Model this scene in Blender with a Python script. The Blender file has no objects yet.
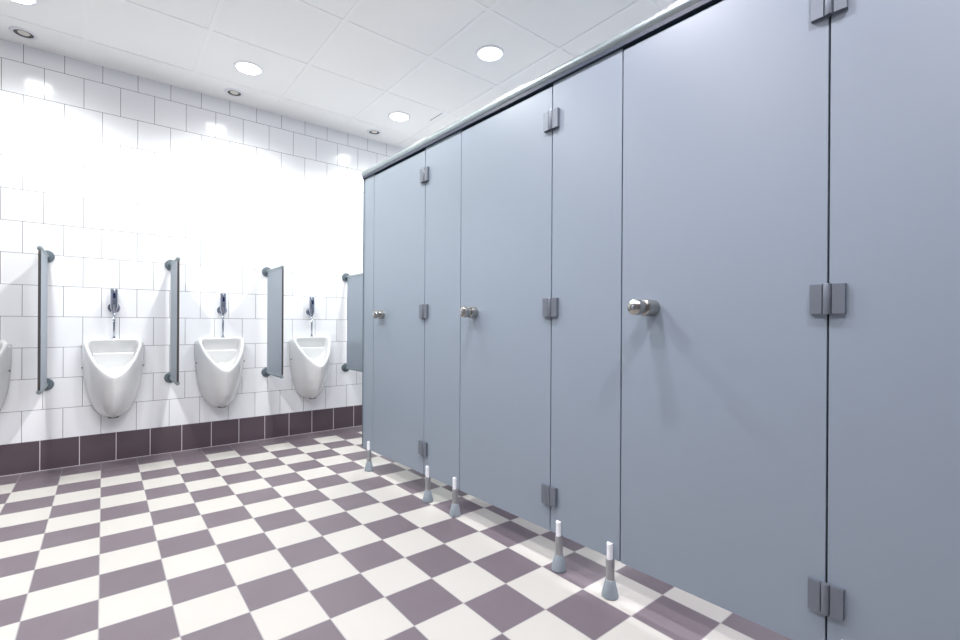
import bpy, bmesh, math
from mathutils import Matrix, Vector

C = bpy.context.scene.collection
SC = bpy.context.scene

# ---------------------------------------------------------------- camera
def make_camera():
    yaw, pitch, roll = .6666, -.0006, .0058
    f = Vector((math.sin(yaw)*math.cos(pitch), math.cos(yaw)*math.cos(pitch), math.sin(pitch)))
    rt = Vector((math.cos(yaw), -math.sin(yaw), 0))
    up = rt.cross(f)
    R = math.cos(roll)*rt + math.sin(roll)*up
    U = -math.sin(roll)*rt + math.cos(roll)*up
    M = Matrix(((R.x, U.x, -f.x, .6078), (R.y, U.y, -f.y, -3.8805), (R.z, U.z, -f.z, .9741), (0, 0, 0, 1)))
    cd = bpy.data.cameras.new('camera'); cd.sensor_width = 36; cd.lens = 464.4035/960*36
    cd.shift_x = 11.4464/960; cd.shift_y = 4.2966/960; cd.clip_start = .02
    co = bpy.data.objects.new('camera', cd); C.objects.link(co); co.matrix_world = M
    SC.camera = co
make_camera()

# ---------------------------------------------------------------- world, exposure
SC.view_settings.view_transform = 'Standard'
SC.view_settings.look = 'None'
SC.view_settings.gamma = 1
SC.view_settings.use_curve_mapping = False
SC.view_settings.exposure = 0.0
w = bpy.data.worlds.new('world'); SC.world = w; w.use_nodes = True
w.node_tree.nodes['Background'].inputs[0].default_value = (.8, .88, 1, 1)
w.node_tree.nodes['Background'].inputs[1].default_value = 0.0
SC.cycles.diffuse_bounces = 8
SC.cycles.max_bounces = 12

SPOT_POWER = 190
SPOT_COLOR = (0.985, 1.0, 0.975)
SPOT_COLOR_NEAR = (0.985, 0.95, 1.0)     # the nearer rows have slightly more violet lamps
BEAM = [(0, .41), (20, .50), (35, .56), (45, .58), (51, .57), (55, .48), (59, .29), (63, .16), (68, .07), (90, .02)]   # angle from straight down, strength
LIGHT_XY = [(x, y) for y in (-.37, -1.56, -2.77, -3.97) for x in (.225, 1.40, 2.60, 3.79)]  # last column, behind the cubicles, is unseen and added to brighten the ceiling

# ---------------------------------------------------------------- room numbers
YW = .2262            # urinal wall
XL, XR, YB = -1.2, 4.5, -5.0
ZC = 2.753
T = .2

# ---------------------------------------------------------------- materials
def srgb(r, g, b):
    return tuple(((c/255)/12.92 if c/255 <= .04045 else ((c/255+.055)/1.055)**2.4) for c in (r, g, b)) + (1,)

def mat(name, col, rough=.5, metal=0., spec=.5, noise=0., nscale=20, bump=0., coat=0.):
    m = bpy.data.materials.new(name); m.use_nodes = True
    nt = m.node_tree; b = nt.nodes['Principled BSDF']
    b.inputs['Base Color'].default_value = col
    b.inputs['Roughness'].default_value = rough
    b.inputs['Metallic'].default_value = metal
    b.inputs['Specular IOR Level'].default_value = spec
    b.inputs['Coat Weight'].default_value = coat
    if noise or bump:
        tc = nt.nodes.new('ShaderNodeTexCoord')
        n = nt.nodes.new('ShaderNodeTexNoise'); n.inputs['Scale'].default_value = nscale
        n.inputs['Detail'].default_value = 4
        nt.links.new(tc.outputs['Object'], n.inputs['Vector'])
        if noise:
            mr = nt.nodes.new('ShaderNodeMapRange')
            mr.inputs['To Min'].default_value = 1-noise; mr.inputs['To Max'].default_value = 1+noise
            nt.links.new(n.outputs['Fac'], mr.inputs['Value'])
            mx = nt.nodes.new('ShaderNodeVectorMath'); mx.operation = 'SCALE'
            mx.inputs[0].default_value = col[:3]
            nt.links.new(mr.outputs[0], mx.inputs['Scale'])
            nt.links.new(mx.outputs[0], b.inputs['Base Color'])
        if bump:
            bp = nt.nodes.new('ShaderNodeBump'); bp.inputs['Strength'].default_value = bump
            bp.inputs['Distance'].default_value = .002
            nt.links.new(n.outputs['Fac'], bp.inputs['Height'])
            nt.links.new(bp.outputs[0], b.inputs['Normal'])
    return m

def emis(name, col, s):
    m = bpy.data.materials.new(name); m.use_nodes = True
    b = m.node_tree.nodes['Principled BSDF']
    b.inputs['Base Color'].default_value = (.9, .9, .9, 1)
    b.inputs['Emission Color'].default_value = col
    b.inputs['Emission Strength'].default_value = s
    return m

class NG:
    """small helper for building node maths"""
    def __init__(s, m): s.nt = m.node_tree
    def math(s, op, a, b=None, c=None):
        n = s.nt.nodes.new('ShaderNodeMath'); n.operation = op
        for i, v in enumerate((a, b, c)):
            if v is None: continue
            if isinstance(v, (int, float)): n.inputs[i].default_value = v
            else: s.nt.links.new(v, n.inputs[i])
        return n.outputs[0]
    def mix(s, f, a, b):
        n = s.nt.nodes.new('ShaderNodeMix'); n.data_type = 'RGBA'
        s.nt.links.new(f, n.inputs['Factor']) if not isinstance(f, float) else None
        for k, v in (('A', a), ('B', b)):
            i = [q for q in n.inputs if q.name == k and q.type == 'RGBA'][0]
            if isinstance(v, tuple): i.default_value = v
            else: s.nt.links.new(v, i)
        return [q for q in n.outputs if q.type == 'RGBA'][0]

def floor_material():
    m = mat('checkered floor tile', (1, 1, 1, 1), rough=.38)
    g = NG(m); nt = m.node_tree; b = nt.nodes['Principled BSDF']
    geo = nt.nodes.new('ShaderNodeNewGeometry')
    sp = nt.nodes.new('ShaderNodeSeparateXYZ'); nt.links.new(geo.outputs['Position'], sp.inputs[0])
    u = g.math('MULTIPLY', sp.outputs['X'], 1/T); v = g.math('MULTIPLY', sp.outputs['Y'], -1/T)
    fu, fv = g.math('FLOOR', u), g.math('FLOOR', v)
    par = g.math('FLOORED_MODULO', g.math('ADD', fu, fv), 2.)
    strip = g.math('LESS_THAN', v, 0.)
    dark = g.math('MAXIMUM', par, strip)
    wid = .0075
    def line(x, f):
        d = g.math('SUBTRACT', x, f)
        e = g.math('MINIMUM', d, g.math('SUBTRACT', 1., d))
        return g.math('LESS_THAN', e, wid)
    grout = g.math('MAXIMUM', line(u, fu), line(v, fv))
    # faint cloudy variation, different in each tile
    wn = nt.nodes.new('ShaderNodeTexWhiteNoise'); wn.noise_dimensions = '2D'
    cb = nt.nodes.new('ShaderNodeCombineXYZ'); nt.links.new(fu, cb.inputs[0]); nt.links.new(fv, cb.inputs[1])
    nt.links.new(cb.outputs[0], wn.inputs['Vector'])
    n = nt.nodes.new('ShaderNodeTexNoise'); n.inputs['Scale'].default_value = 9; n.inputs['Detail'].default_value = 5
    nt.links.new(geo.outputs['Position'], n.inputs['Vector'])
    var = g.math('ADD', g.math('MULTIPLY', wn.outputs['Value'], .10), g.math('MULTIPLY', n.outputs['Fac'], .16))
    var = g.math('ADD', var, .87)
    dk = nt.nodes.new('ShaderNodeVectorMath'); dk.operation = 'SCALE'
    dk.inputs[0].default_value = DARK_TILE[:3]; nt.links.new(var, dk.inputs['Scale'])
    c = g.mix(dark, WHITE_TILE, dk.outputs[0])
    c = g.mix(grout, c, srgb(158, 154, 156))
    nt.links.new(c, b.inputs['Base Color'])
    bp = nt.nodes.new('ShaderNodeBump'); bp.inputs['Strength'].default_value = .35; bp.inputs['Distance'].default_value = .001
    h = g.math('ADD', g.math('MULTIPLY', grout, -1.), g.math('MULTIPLY', n.outputs['Fac'], .15))
    nt.links.new(h, bp.inputs['Height']); nt.links.new(bp.outputs[0], b.inputs['Normal'])
    return m

def tile_material(name, col, joint, w, h, ox, oz, mortar, rough, axis='X', offset=.5):
    m = mat(name, col, rough=rough)
    nt = m.node_tree; b = nt.nodes['Principled BSDF']
    geo = nt.nodes.new('ShaderNodeNewGeometry')
    sp = nt.nodes.new('ShaderNodeSeparateXYZ'); nt.links.new(geo.outputs['Position'], sp.inputs[0])
    b.inputs['Specular IOR Level'].default_value = .3
    g = NG(m)
    cb = nt.nodes.new('ShaderNodeCombineXYZ')
    nt.links.new(g.math('ADD', sp.outputs[axis], -ox + 100*w), cb.inputs[0])
    nt.links.new(g.math('ADD', sp.outputs['Z'], -oz + 100*h), cb.inputs[1])
    br = nt.nodes.new('ShaderNodeTexBrick')
    nt.links.new(cb.outputs[0], br.inputs['Vector'])
    br.offset = offset; br.offset_frequency = 2; br.squash = 1
    br.inputs['Scale'].default_value = 1
    br.inputs['Mortar Size'].default_value = mortar
    br.inputs['Mortar Smooth'].default_value = 0.1
    br.inputs['Brick Width'].default_value = w; br.inputs['Row Height'].default_value = h
    c2 = tuple(c*.97 for c in col[:3]) + (1,)
    br.inputs['Color1'].default_value = col; br.inputs['Color2'].default_value = c2
    br.inputs['Mortar'].default_value = joint
    nt.links.new(br.outputs['Color'], b.inputs['Base Color'])
    n = nt.nodes.new('ShaderNodeTexNoise'); n.inputs['Scale'].default_value = 7
    nt.links.new(geo.outputs['Position'], n.inputs['Vector'])
    hh = g.math('ADD', g.math('MULTIPLY', br.outputs['Fac'], -1.), g.math('MULTIPLY', n.outputs['Fac'], .35))
    bp = nt.nodes.new('ShaderNodeBump'); bp.inputs['Strength'].default_value = .3; bp.inputs['Distance'].default_value = .001
    nt.links.new(hh, bp.inputs['Height']); nt.links.new(bp.outputs[0], b.inputs['Normal'])
    nt.links.new(g.math('ADD', g.math('MULTIPLY', br.outputs['Fac'], .6), rough), b.inputs['Roughness'])
    return m

DARK_TILE = srgb(109, 99, 106)
WHITE_TILE = srgb(193, 190, 184)
M_floor = floor_material()
M_wall = tile_material('white glazed wall tile', srgb(233, 234, 237), srgb(66, 64, 74), .1996, .2027, .0995, .196, .0013, .13)
M_wall_side = tile_material('white glazed wall tile side', srgb(233, 234, 237), srgb(66, 64, 74), .1996, .2027, .0995, .196, .0013, .13, axis='Y')
M_skirt = tile_material('dark plum skirting tile', srgb(88, 76, 84), srgb(205, 200, 204), .198, .5, .2869, .0012, .0024, .22, offset=0)
M_skirt_side = tile_material('dark plum skirting tile side', srgb(88, 76, 84), srgb(205, 200, 204), .198, .5, .2869, .0012, .0024, .22, axis='Y', offset=0)
M_ceiling = mat('matt ceiling panel', srgb(251, 251, 249), rough=.85, noise=.01, nscale=60, bump=.05)
M_bar = mat('white ceiling rail paint', srgb(253, 253, 252), rough=.5)
M_paint = mat('slate grey wall paint', srgb(140, 142, 148), rough=.6)
M_slot = mat('dark ceiling joint', srgb(120, 122, 126), rough=.8)
M_panel = mat('blue grey laminate', srgb(134, 145, 158), rough=.40, spec=.8, noise=.012, nscale=3)
M_core = mat('dark laminate core', srgb(62, 58, 58), rough=.5)
M_rubber = mat('black rubber stop', srgb(18, 20, 26), rough=.7)
M_alu = mat('satin aluminium', srgb(158, 168, 172), rough=.38, metal=.85, noise=.03, nscale=40)
M_steel = mat('brushed steel', srgb(185, 186, 188), rough=.36, metal=.9, noise=.06, nscale=60)
M_knob = mat('polished nickel knob', srgb(172, 170, 166), rough=.2, metal=1., noise=.03, nscale=30)
M_hinge = mat('brushed nickel', srgb(122, 128, 138), rough=.42, metal=.55, noise=.05, nscale=80)
M_chrome = mat('chrome', srgb(184, 187, 198), rough=.12, metal=1., noise=.02, nscale=10)
M_channel_shade = mat('dark channel with gap shade', srgb(40, 50, 70), rough=.5)  # dark colour stands in for the shaded gap under the rail
M_cone = mat('grey plastic foot', srgb(138, 148, 156), rough=.45)
M_glare_clip = mat('steel clip with white glare', srgb(240, 241, 246), rough=.35)  # lamp reflection on the metal tongue, put into the base colour as white
M_flange = mat('slate grey plastic', srgb(92, 104, 112), rough=.4)
M_ceramic = mat('white sanitary ceramic', srgb(222, 223, 223), rough=.07, coat=.4)
M_black = mat('black sensor glass', srgb(20, 22, 60), rough=.15)
M_drain = mat('dark drain recess', srgb(40, 40, 42), rough=.5)
M_trim = mat('white lamp trim', srgb(238, 239, 242), rough=.4)
M_reflector = mat('brushed reflector', srgb(92, 90, 86), rough=.35, metal=.7)
M_lamp_off = mat('frosted lamp glass', srgb(225, 222, 214), rough=.3)
M_diff = emis('glowing diffuser', (.96, .98, 1, 1), 7.0)

# ---------------------------------------------------------------- mesh helpers
def link(name, bm, m, parent=None, smooth=False, mats=None):
    bmesh.ops.recalc_face_normals(bm, faces=bm.faces)
    me = bpy.data.meshes.new(name); bm.to_mesh(me); bm.free()
    for k in (mats or [m]): me.materials.append(k)
    if smooth:
        for p in me.polygons: p.use_smooth = True
    o = bpy.data.objects.new(name, me); C.objects.link(o)
    if parent: o.parent = parent
    return o

def sharp_smooth(o, ang=35):
    me = o.data; bm = bmesh.new(); bm.from_mesh(me)
    for e in bm.edges:
        if len(e.link_faces) == 2 and e.calc_face_angle(0) > math.radians(ang): e.smooth = False
    for f in bm.faces: f.smooth = True
    bm.to_mesh(me); bm.free()
    return o

def box(bm, x0, x1, y0, y1, z0, z1, bev=0., seg=2):
    t = bmesh.new()
    bmesh.ops.create_cube(t, size=1)
    for v in t.verts:
        v.co = Vector(((x0+x1)/2+v.co.x*(x1-x0), (y0+y1)/2+v.co.y*(y1-y0), (z0+z1)/2+v.co.z*(z1-z0)))
    if bev: bmesh.ops.bevel(t, geom=list(t.edges), offset=bev, segments=seg, affect='EDGES', profile=.5)
    me = bpy.data.meshes.new('t'); t.to_mesh(me); t.free(); bm.from_mesh(me); bpy.data.meshes.remove(me)
    return bm

def lathe(bm, prof, n=32, M=None, cap=True):
    """profile [(r, h)] revolved about local z, then moved by M"""
    M = M or Matrix.Identity(4)
    rings = []
    for r, h in prof:
        if r < 1e-6: rings.append([bm.verts.new(M @ Vector((0, 0, h)))])
        else: rings.append([bm.verts.new(M @ Vector((r*math.cos(2*math.pi*k/n), r*math.sin(2*math.pi*k/n), h))) for k in range(n)])
    for a, b in zip(rings, rings[1:]):
        for k in range(n):
            k2 = (k+1) % n
            if len(a) == 1 and len(b) == 1: continue
            if len(a) == 1: bm.faces.new((a[0], b[k], b[k2]))
            elif len(b) == 1: bm.faces.new((a[k], a[k2], b[0]))
            else: bm.faces.new((a[k], a[k2], b[k2], b[k]))
    if cap:
        for ring in (rings[0], rings[-1]):
            if len(ring) > 2: bm.faces.new(ring)
    return bm

def prism(bm, pts, h0, h1, M=None):
    """polygon [(a, b)] extruded along local z from h0 to h1, then moved by M"""
    M = M or Matrix.Identity(4)
    A = [bm.verts.new(M @ Vector((a, b, h0))) for a, b in pts]
    B = [bm.verts.new(M @ Vector((a, b, h1))) for a, b in pts]
    bm.faces.new(A[::-1]); bm.faces.new(B)
    for k in range(len(pts)):
        k2 = (k+1) % len(pts); bm.faces.new((A[k], A[k2], B[k2], B[k]))
    return bm

def rounded_rect(w, h, r, n=6):
    out = []
    for cx, cy, a0 in ((w/2-r, h/2-r, 0), (-w/2+r, h/2-r, 90), (-w/2+r, -h/2+r, 180), (w/2-r, -h/2+r, 270)):
        for k in range(n+1):
            a = math.radians(a0+90*k/n); out.append((cx+r*math.cos(a), cy+r*math.sin(a)))
    return out

def axis_to(d):
    """matrix turning local z to direction d"""
    return Vector((0, 0, 1)).rotation_difference(Vector(d)).to_matrix().to_4x4()

def thing(name, label, cat, loc=(0, 0, 0), rz=0, group=None):
    o = bpy.data.objects.new(name, None); C.objects.link(o)
    o.empty_display_size = .05
    o.location = loc; o.rotation_euler = (0, 0, rz); o['label'] = label; o['category'] = cat
    if group: o['group'] = group
    return o

def dup(root, loc, label, group=None):
    r = root.copy(); C.objects.link(r); r.location = loc; r['label'] = label
    if group: r['group'] = group
    for ch in list(root.children):
        c = ch.copy(); C.objects.link(c); c.parent = r
        for g in list(ch.children):
            d = g.copy(); C.objects.link(d); d.parent = c
    return r

def struct(name, bm, m, parent=None):
    o = link(name, bm, m, parent)
    o['kind'] = 'structure'
    return o

# ---------------------------------------------------------------- the room
TH = .1
struct('floor', box(bmesh.new(), XL-TH, XR+TH, YB-TH, YW+TH, -TH, 0), M_floor)
struct('wall_back', box(bmesh.new(), XL-TH, XR+TH, YW, YW+TH, 0, ZC), M_wall)
struct('wall_front', box(bmesh.new(), XL-TH, XR+TH, YB-TH, YB, 0, ZC), M_paint)
struct('wall_left', box(bmesh.new(), XL-TH, XL, YB, YW, 0, ZC), M_paint)
struct('wall_right', box(bmesh.new(), XR, XR+TH, YB, YW, 0, ZC), M_wall_side)
ceil = struct('ceiling', box(bmesh.new(), XL-TH, XR+TH, YB-TH, YW+TH, ZC, ZC+TH), M_ceiling)
struct('baseboard_back', box(bmesh.new(), XL, XR, YW-.006, YW, 0, .196), M_skirt)
struct('baseboard_left', box(bmesh.new(), XL, XL+.006, YB, YW-.006, 0, .196), M_skirt_side)
struct('baseboard_right', box(bmesh.new(), XR-.006, XR, YB, YW-.006, 0, .196), M_skirt_side)
struct('baseboard_front', box(bmesh.new(), XL+.006, XR-.006, YB, YB+.006, 0, .196), M_skirt)
bm = bmesh.new()
bxs = [.514+.6*k for k in range(-2, 7)]; bys = [-.072-.602*k for k in range(0, 9)]
for x in bxs: box(bm, x-.012, x+.012, YB, YW, ZC-.003, ZC+.001)
for y in bys: box(bm, XL, XR, y-.012, y+.012, ZC-.0028, ZC+.001)
struct('trim_1', bm, M_bar)
struct('trim_2', box(bmesh.new(), 2.846, 2.852, -.675, -.47, ZC-.001, ZC+.001), M_slot)
bm = bmesh.new(); box(bm, XL, XR, YW-.010, YW-.0, ZC-.006, ZC)
struct('trim_3', bm, M_bar)

# ---------------------------------------------------------------- ceiling lights
def spot_data(color):
    l = bpy.data.lights.new('lamp', 'SPOT'); l.energy = SPOT_POWER; l.color = color
    l.spot_size = math.radians(178); l.spot_blend = .02; l.shadow_soft_size = .068
    # the luminaire's own light distribution: wide beam that stops at the cut-off angle of its reflector
    l.use_nodes = True; nt = l.node_tree; em = nt.nodes['Emission']
    tc = nt.nodes.new('ShaderNodeTexCoord'); sp = nt.nodes.new('ShaderNodeSeparateXYZ')
    nt.links.new(tc.outputs['Normal'], sp.inputs[0])
    ab = nt.nodes.new('ShaderNodeMath'); ab.operation = 'ABSOLUTE'; nt.links.new(sp.outputs['Z'], ab.inputs[0])
    cr = nt.nodes.new('ShaderNodeFloatCurve'); nt.links.new(ab.outputs[0], cr.inputs['Value'])
    cv = cr.mapping.curves[0]
    for i, (a, v) in enumerate(BEAM):
        x = math.cos(math.radians(a))
        if i == 0: cv.points[1].location = (x, v)
        elif i == len(BEAM)-1: cv.points[0].location = (0, v)
        else: cv.points.new(x, v)
    cr.mapping.update()
    nt.links.new(cr.outputs[0], em.inputs['Strength'])
    return l
SPOT = spot_data(SPOT_COLOR); SPOT_VIOLET = spot_data(SPOT_COLOR_NEAR)
ring_bm = lambda: lathe(bmesh.new(), [(.078, 0), (.080, -.006), (.094, -.004), (.097, 0)], 48, cap=False)
disc_bm = lambda: lathe(bmesh.new(), [(.0, -.0035), (.076, -.0035), (.079, -.001)], 48, cap=False)
LL = {(1.40, -.37): 'round ceiling downlight nearest the middle of the urinal wall, first row',
      (2.60, -.37): 'round ceiling downlight in the far corner just above the cubicle rail end',
      (2.60, -1.56): 'large bright round ceiling downlight closest above the cubicle top rail',
      (.225, -.37): 'round ceiling downlight cut off by the top left edge of the photo'}
proto = None
for (x, y) in LIGHT_XY:
    label = LL.get((x, y), 'round ceiling downlight outside the picture, inferred from the grid or added')
    if proto is None:
        proto = thing('ceiling_downlight', label, 'ceiling light', (x, y, ZC), 0, 'large round downlights in the ceiling')
        link('trim_ring', ring_bm(), M_trim, proto, True)
        link('diffuser', disc_bm(), M_diff, proto, True)
        lo = bpy.data.objects.new('lamp', SPOT); C.objects.link(lo); lo.parent = proto; lo.location = (0, 0, -.012)
        t = proto
    else:
        t = dup(proto, (x, y, ZC), label)
        if y < -2:
            for c in t.children:
                if c.type == 'LIGHT': c.data = SPOT_VIOLET

def small_light(x, y, label):
    t = thing('recessed_spotlight', label, 'ceiling light', (x, y, ZC), 0, 'small unlit spotlights along the urinal wall')
    link('trim_ring', lathe(bmesh.new(), [(.046, -.001), (.048, -.007), (.064, -.005), (.068, 0)], 40, cap=False), M_trim, t, True)
    link('reflector', lathe(bmesh.new(), [(.047, -.004), (.040, -.0050), (.032, -.002), (.028, -.0005)], 40, cap=False), M_reflector, t, True)
    link('lamp_lens', lathe(bmesh.new(), [(0, -.007), (.018, -.006), (.026, -.004), (.029, -.001)], 40, cap=False), M_lamp_off, t, True)
small_light(.215, .075, 'small unlit recessed spotlight in the far left ceiling corner above the tiles')
small_light(1.397, .068, 'small unlit recessed spotlight behind the middle big downlight, at the wall edge')
small_light(2.578, .055, 'small recessed spotlight close to the far end of the cubicle rail')

# ---------------------------------------------------------------- urinals
def interp(tab, z):
    if z <= tab[0][0]: return tab[0][1]
    for (a, va), (b, vb) in zip(tab, tab[1:]):
        if z <= b: return va+(vb-va)*(z-a)/(b-a)
    return tab[-1][1]
HW = [(.315, .045), (.33, .072), (.36, .098), (.42, .127), (.5, .150), (.6, .166), (.7, .173), (.85, .176)]
DP = [(.315, .10), (.33, .135), (.36, .172), (.42, .218), (.5, .258), (.6, .29), (.7, .302), (.85, .31)]
ZT, DT, ZL, DL = .85, .065, .605, .29
def drim(z): return DT+(ZT-z)/(ZT-ZL)*(DL-DT)
def sect(u):                       # u in [-1, 1], rounded V cross-section from wall to wall
    a = (1-abs(u))                 # 0 at the wall, 1 at the front
    d = math.sin(a*math.pi/2)
    x = max(0., 1-d**1.65)**(1/1.55)
    return (math.copysign(x, u) if u else 0.0), d
def make_urinal(label, x):
    t = thing('urinal', label, 'urinal', (x, YW, 0), 0, 'white ceramic urinals on the tiled wall')
    N, NV = 40, 22
    bm = bmesh.new()
    us = [-1+2*k/N for k in range(N+1)]
    cols = []
    for u in us:
        sx, sd = sect(u)
        lo, hi = ZL-.02, ZT
        if interp(DP, ZT)*sd <= drim(ZT): zt = ZT
        else:
            for _ in range(40):
                mid = (lo+hi)/2
                if interp(DP, mid)*sd > drim(mid): hi = mid
                else: lo = mid
            zt = lo
        col = []
        for k in range(NV+1):
            z = .315+(zt-.315)*k/NV
            col.append(bm.verts.new((interp(HW, z)*sx, -interp(DP, z)*sd, z)))
        cols.append(col)
    for a, b in zip(cols, cols[1:]):
        for k in range(NV): bm.faces.new((a[k], b[k], b[k+1], a[k+1]))
    bot = [c[0] for c in cols]
    bm.faces.new(bot)
    rim = [c[-1] for c in cols]
    # deck: columns whose top is at ZT
    nd = max(i for i in range(N//2) if rim[i].co.z > ZT-1e-5)
    for i in range(nd):
        bm.faces.new((rim[i], rim[i+1], rim[N-i-1], rim[N-i]))
    outer = rim[nd:N-nd+1]                       # along the slope, left to right
    ntop = 12
    L, Rr = outer[-1].co.copy(), outer[0].co.copy()
    top = []
    # open edge across the top of the slope: split deck's last edge
    loop = [v.co.copy() for v in outer]+[L.lerp(Rr, (k+1)/(ntop+1)) for k in range(ntop)]
    lv = outer+[bm.verts.new(p) for p in loop[len(outer):]]
    e1 = Vector((1, 0, 0)); e2 = Vector((0, -(DL-DT), -(ZT-ZL))).normalized(); nrm = e1.cross(e2).normalized()
    if nrm.z > 0: nrm = -nrm                     # points into the body
    O = Vector((0, -DT, ZT))
    P2 = [((p-O).dot(e1), (p-O).dot(e2)) for p in loop]
    def inset(P, w, ss):
        n = len(P); out = []
        for i in range(n):
            a, b = Vector(P[i-2]), Vector(P[(i+2) % n]); tt = (b-a).normalized()
            nn = Vector((-tt.y, tt.x)); c = Vector((0, .11))
            p = Vector(P[i])
            if nn.dot(c-p) < 0: nn = -nn
            out.append(tuple(p+nn*w))
        for _ in range(ss):
            out = [tuple((Vector(out[i-1])+2*Vector(out[i])+Vector(out[(i+1) % n]))/4) for i in range(n)]
        return out
    In = inset(P2, .015, 6)
    cy = .105
    prev = lv
    specs = [(In, 1.0, -.002), (In, .975, .004), (In, .94, .03), (In, .90, .075), (In, .78, .12), (In, .5, .15), (In, .2, .16)]
    Mid = inset(P2, .006, 1)
    specs.insert(0, (Mid, 1.0, -.006))
    for P, s, dpt in specs:
        ring = []
        for (a, b_) in P:
            p = O+e1*(a*s)+e2*(cy+(b_-cy)*s)+nrm*dpt
            p.y = min(p.y, -.02)
            ring.append(bm.verts.new(p))
        for i in range(len(ring)):
            j = (i+1) % len(ring); bm.faces.new((prev[i], prev[j], ring[j], ring[i]))
        prev = ring
    bm.faces.new(prev)
    bmesh.ops.remove_doubles(bm, verts=bm.verts, dist=.0004)
    body = link('bowl', bm, M_ceramic, t, True)
    sm = body.modifiers.new('s', 'SMOOTH'); sm.factor = .5; sm.iterations = 2
    # flushing ledge inside, across the back of the bowl
    bm = bmesh.new()
    prism(bm, [(-.01, .782), (-.040, .780), (-.046, .774), (-.044, .762), (-.02, .66), (-.01, .65)], -.112, .112,
          Matrix(((0, 0, 1, 0), (1, 0, 0, -.01), (0, 1, 0, -.02), (0, 0, 0, 1))))
    sharp_smooth(link('flushing_rim', bm, M_ceramic, t))
    # drain recess under the front
    bm = lathe(bmesh.new(), [(.0, 0), (.030, 0), (.032, .006), (.030, .012), (0, .012)], 28,
               Matrix.Translation((.0, -.093, .3275)) @ axis_to((0, -1, -.5)) @ Matrix.Diagonal((1, .36, 1, 1)))
    sc = link('drain_cover', bm, M_drain, t, True)
    for s in (-1, 1):
        bm = lathe(bmesh.new(), [(0, .006), (.005, .005), (.006, -.004)], 14, Matrix.Translation((s*.168, -.045, .665)) @ axis_to((s, -.15, 0)))
        link('mounting_plug', bm, M_flange, t, True)
    return t
u1 = make_urinal('white wall urinal, leftmost, cut off by the left edge of the photo', -.02)
UL = [(.667, 'white wall urinal seen straight on, between the two left grey dividers'),
      (1.335, 'white wall urinal between the second and third grey dividers'),
      (2.042, 'white wall urinal nearest the cubicles, seen from its left side')]
for x, l in UL: dup(u1, (x, YW, 0), l)

def make_valve(x, label):
    t = thing('flush_valve', label, 'flush valve', (x, YW, 0), 0, 'chrome sensor flush valves above the urinals')
    link('flush_pipe', lathe(bmesh.new(), [(.007, .853), (.007, 1.06)], 20, Matrix.Translation((0, -.045, 0))), M_chrome, t, True)
    link('pipe_collar', lathe(bmesh.new(), [(.014, .8505), (.014, .858), (.009, .866)], 24, Matrix.Translation((0, -.045, 0))), M_chrome, t, True)
    b = lathe(bmesh.new(), [(.009, 1.035), (.014, 1.055), (.022, 1.075), (.0225, 1.195), (.020, 1.203), (0, 1.204)], 32, Matrix.Translation((0, -.045, 0)))
    bo = sharp_smooth(link('valve_body', b, M_chrome, t))
    link('sensor_window', prism(bmesh.new(), rounded_rect(.014, .034, .004), .0215, .0245,
         Matrix.Translation((0, -.045, 1.155)) @ Matrix.Rotation(math.pi/2, 4, 'X')), M_black, bo)
    sharp_smooth(link('wall_flange', lathe(bmesh.new(), [(.036, 0), (.036, .006), (.030, .012), (.016, .014), (.014, .035)], 32,
         Matrix.Translation((0, 0, 1.073)) @ axis_to((0, -1, 0))), M_chrome, t))
    return t
v0 = make_valve(-.02, 'chrome flush valve and pipe above the leftmost cut off urinal')
for x, l in ((.667, 'chrome sensor flush valve and pipe above the urinal seen straight on'),
             (1.348, 'chrome sensor flush valve and pipe above the second full urinal'),
             (2.049, 'chrome sensor flush valve and pipe above the urinal nearest the cubicles')):
    dup(v0, (x, YW, 0), l)

# ---------------------------------------------------------------- dividers between the urinals
def make_divider(x, label):
    t = thing('urinal_divider', label, 'divider', (x, YW, 0), 0, 'grey dividers between the urinals')
    z0, z1, D = .562, 1.402, .445
    # panel outline in the (depth, z) plane
    w, h = D-.045, z1-z0
    pts = rounded_rect(w, h-.020, .016)
    M = Matrix(((0, 0, 1, 0), (1, 0, 0, -.045-w/2), (0, 1, 0, (z0+z1)/2), (0, 0, 0, 1)))
    bm = bmesh.new(); prism(bm, pts, -.0065, .0065, M)
    for f in bm.faces: f.material_index = 0 if abs(f.normal.x) > .9 else 1
    bmesh.ops.recalc_face_normals(bm, faces=bm.faces)
    bm.normal_update()
    for f in bm.faces: f.material_index = 0 if abs(f.normal.x) > .9 else 1
    link('panel', bm, None, t, mats=[M_panel, M_core])
    for z in (z0, z1):
        sharp_smooth(link('wall_flange', lathe(bmesh.new(), [(.039, 0), (.039, .010), (.034, .016), (.017, .018), (.015, .03)], 36,
             Matrix.Translation((0, 0, z)) @ axis_to((0, -1, 0))), M_flange, t))
        tb = lathe(bmesh.new(), [(.012, .02), (.012, D-.035), (.008, D-.028), (0, D-.027)], 20, Matrix.Translation((0, 0, z)) @ axis_to((0, -1, 0)))
        r = sharp_smooth(link('clamp_rail', tb, M_alu, t))
        sharp_smooth(link('end_cap', lathe(bmesh.new(), [(.0135, D-.035), (.0135, D-.012), (.009, D-.004), (0, D-.003)], 20,
             Matrix.Translation((0, 0, z)) @ axis_to((0, -1, 0))), M_alu, r))
    return t
d0 = make_divider(.316, 'grey urinal divider seen edge on, leftmost, right of the cut off urinal')
for x, l in ((1.004, 'grey urinal divider seen edge on, between the two left full urinals'),
             (1.684, 'grey urinal divider left of the urinal nearest the cubicles'),
             (2.383, 'grey urinal divider partly hidden behind the end of the cubicles')):
    dup(d0, (x, YW, 0), l)

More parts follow.
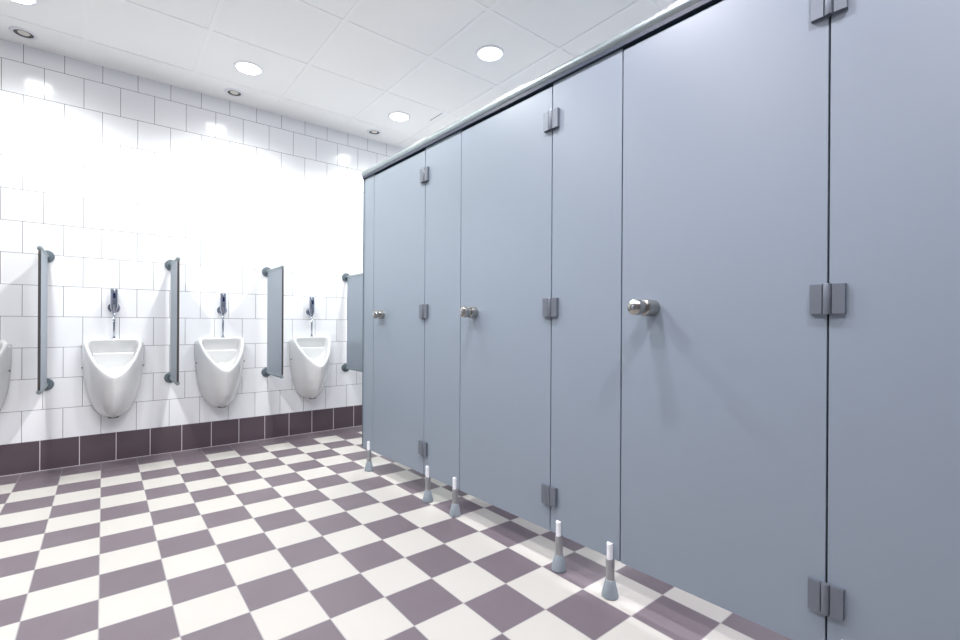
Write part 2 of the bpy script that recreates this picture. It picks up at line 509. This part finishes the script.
# ---------------------------------------------------------------- toilet cubicles
SLOPE = -.0252
RZ = math.atan(-SLOPE)
def on_front(y): return (1.9694+SLOPE*y, y, 0)
PZ0, PZ1, DZ1 = .138, 1.950, 1.941
PT = .013
S = [-.980, -1.107, -1.699, -2.018, -2.608, -2.927, -3.517]
GAP = .0022

def leg(parent, yl):
    """yl: distance along the front from the panel's origin"""
    M = Matrix.Translation((.0, yl, 0))
    tube = sharp_smooth(link('leg', lathe(bmesh.new(), [(.0155, .03), (.0155, .134), (.014, .1365)], 28, M), M_steel, parent), 50)
    sharp_smooth(link('foot', lathe(bmesh.new(), [(.027, 0), (.030, .003), (.0295, .008), (.0175, .060), (.0150, .0625)], 32, M), M_cone, tube), 50)
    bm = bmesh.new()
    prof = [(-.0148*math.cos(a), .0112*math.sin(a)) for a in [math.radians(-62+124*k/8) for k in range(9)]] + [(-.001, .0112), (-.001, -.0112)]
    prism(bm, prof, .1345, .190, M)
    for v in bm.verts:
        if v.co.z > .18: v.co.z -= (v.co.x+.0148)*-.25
    link('panel_clip', bm, M_glare_clip, tube)
    box_bm = box(bmesh.new(), .0135, .0155, yl-.011, yl+.011, .134, .19)
    link('rear_clip', box_bm, M_steel, tube)
    return tube

def fixed_panel(y0, y1, label, legs):
    t = thing('cubicle_partition_panel', label, 'partition panel', on_front(y0), RZ, 'fixed panels between the cubicle doors')
    Lw = (y0-y1)/math.cos(RZ)
    bm = box(bmesh.new(), 0, PT, -Lw+GAP, -GAP, PZ0, PZ1, .0008, 1)
    link('panel', bm, M_panel, t)
    for yl in legs: leg(t, (yl-y0)/math.cos(RZ))
    return t, Lw
def add_stop(t, yy):
    link('door_stop', box(bmesh.new(), PT+.0005, PT+.012, yy-.018, yy+.018, PZ0+.004, DZ1-.002), M_rubber, t)

p1, L1 = fixed_panel(S[0], S[1], 'narrow blue grey fixed strip at the far end of the cubicle row', [-1.058])
add_stop(p1, -L1)
p2, L2 = fixed_panel(S[2], S[3], 'blue grey fixed panel on two legs between the farthest and middle doors', [-1.742, -1.984])
add_stop(p2, 0); add_stop(p2, -L2)
p3, L3 = fixed_panel(S[4], S[5], 'blue grey fixed panel on two legs between the middle and nearest doors', [-2.655, -2.888])
add_stop(p3, 0); add_stop(p3, -L3)
p4, L4 = fixed_panel(S[6], -4.98, 'wide blue grey fixed panel at the right edge of the photo', [-3.56])
add_stop(p4, 0)

def hinge(parent, yy, z):
    bm = bmesh.new()
    h = .0375
    # two chamfered leaves
    for s in (-1, 1):
        a, b = .0105*s, .0375*s
        pts = [(-.0003, a), (-.0135, a), (-.0125, b*.97), (-.006, b), (-.0003, b)]
        prism(bm, pts, z-h, z+h)
    o = link('hinge', bm, M_hinge, parent)
    o.location = (0, yy, 0)
    bm = bmesh.new()
    lathe(bm, [(.0085, z-h-.001), (.0093, z-h+.001), (.0093, z-.0008), (.0085, z-.0006), (.0085, z+.0006), (.0093, z+.0008), (.0093, z+h-.001), (.0085, z+h+.001)],
          24, Matrix.Translation((-.0095, 0, 0)))
    sharp_smooth(link('hinge_barrel', bm, M_hinge, o))
    return o

def door(y0, y1, label, kl=1., kd=-.116):
    t = thing('cubicle_door', label, 'door', on_front(y0), RZ, 'cubicle doors in the long grey partition')
    Lw = (y0-y1)/math.cos(RZ)
    link('door_panel', box(bmesh.new(), 0, PT, -Lw+GAP, -GAP, PZ0-.001, DZ1, .0008, 1), M_panel, t)
    for z in (1.80, 1.043, .283): hinge(t, -Lw, z)
    kz, ky = 1.031, kd
    Mx = Matrix.Translation((0, ky, kz)) @ axis_to((-1, 0, 0)) @ Matrix.Diagonal((1, 1, kl, 1))
    k = sharp_smooth(link('turn_knob', lathe(bmesh.new(), [(.0275, .0), (.0275, .052), (.0255, .058), (.0210, .060), (.0205, .080), (.0225, .083), (.0255, .088),
        (.0260, .104), (.0240, .113), (.016, .119), (.009, .1205), (.008, .1185), (0, .1185)], 40, Mx), M_knob, t), 40)
    link('center_pin', lathe(bmesh.new(), [(.0055, .118), (.0055, .122), (0, .123)], 16, Mx), M_chrome, k, True)
    return t
door(S[1], S[2], 'farthest blue grey cubicle door, narrowest in the photo', .52, -.122)
door(S[3], S[4], 'middle blue grey cubicle door of the three', .66, -.112)
door(S[5], S[6], 'nearest and widest looking blue grey cubicle door, large silver knob')

# side partitions running back from the front
def side(y, label, name='cubicle_side_wall'):
    t = thing(name, label, 'partition panel', on_front(y), RZ, 'side walls between the cubicles')
    link('panel', box(bmesh.new(), PT+.013 if y < -1.1 else 0.0, 1.6, -.0065, .0065, PZ0, PZ1, .0008, 1), M_panel, t)
    if y > -1.1:
        link('edge_profile', box(bmesh.new(), -.004, .004, .0068, .0108, PZ0, PZ1), M_flange, t)
    return t
side(S[0]+.0065, 'end wall of the cubicle row, edge seen beside the urinal wall')
for y, w_ in ((-1.86, 'farthest and middle'), (-2.77, 'middle and nearest'), (-3.9, 'nearest and unseen')):
    side(y, 'hidden side wall between the %s cubicles' % w_)

# top rail over doors and fixed panels
t = thing('cubicle_top_rail', 'long round silver rail along the top of the grey cubicle fronts', 'rail', on_front(-.955), RZ)
RL = 4.0
Mr = Matrix.Translation((.0020, 0, 1.984)) @ axis_to((0, -1, 0))
sharp_smooth(link('rail_tube', lathe(bmesh.new(), [(0, -.003), (.015, -.003), (.0195, .0), (.0215, .004), (.0215, RL)], 36, Mr), M_alu, t), 50)

link('rail_channel', box(bmesh.new(), -.0110, PT+.012, -RL, -.010, 1.951, 1.966), M_channel_shade, t)
link('gap_shade_backing', box(bmesh.new(), PT+.0005, PT+.006, -RL, -.03, 1.925, 1.951), M_rubber, t)  # black backing added so the gap above the doors stays as dark as shade

print('objects', len(SC.objects))
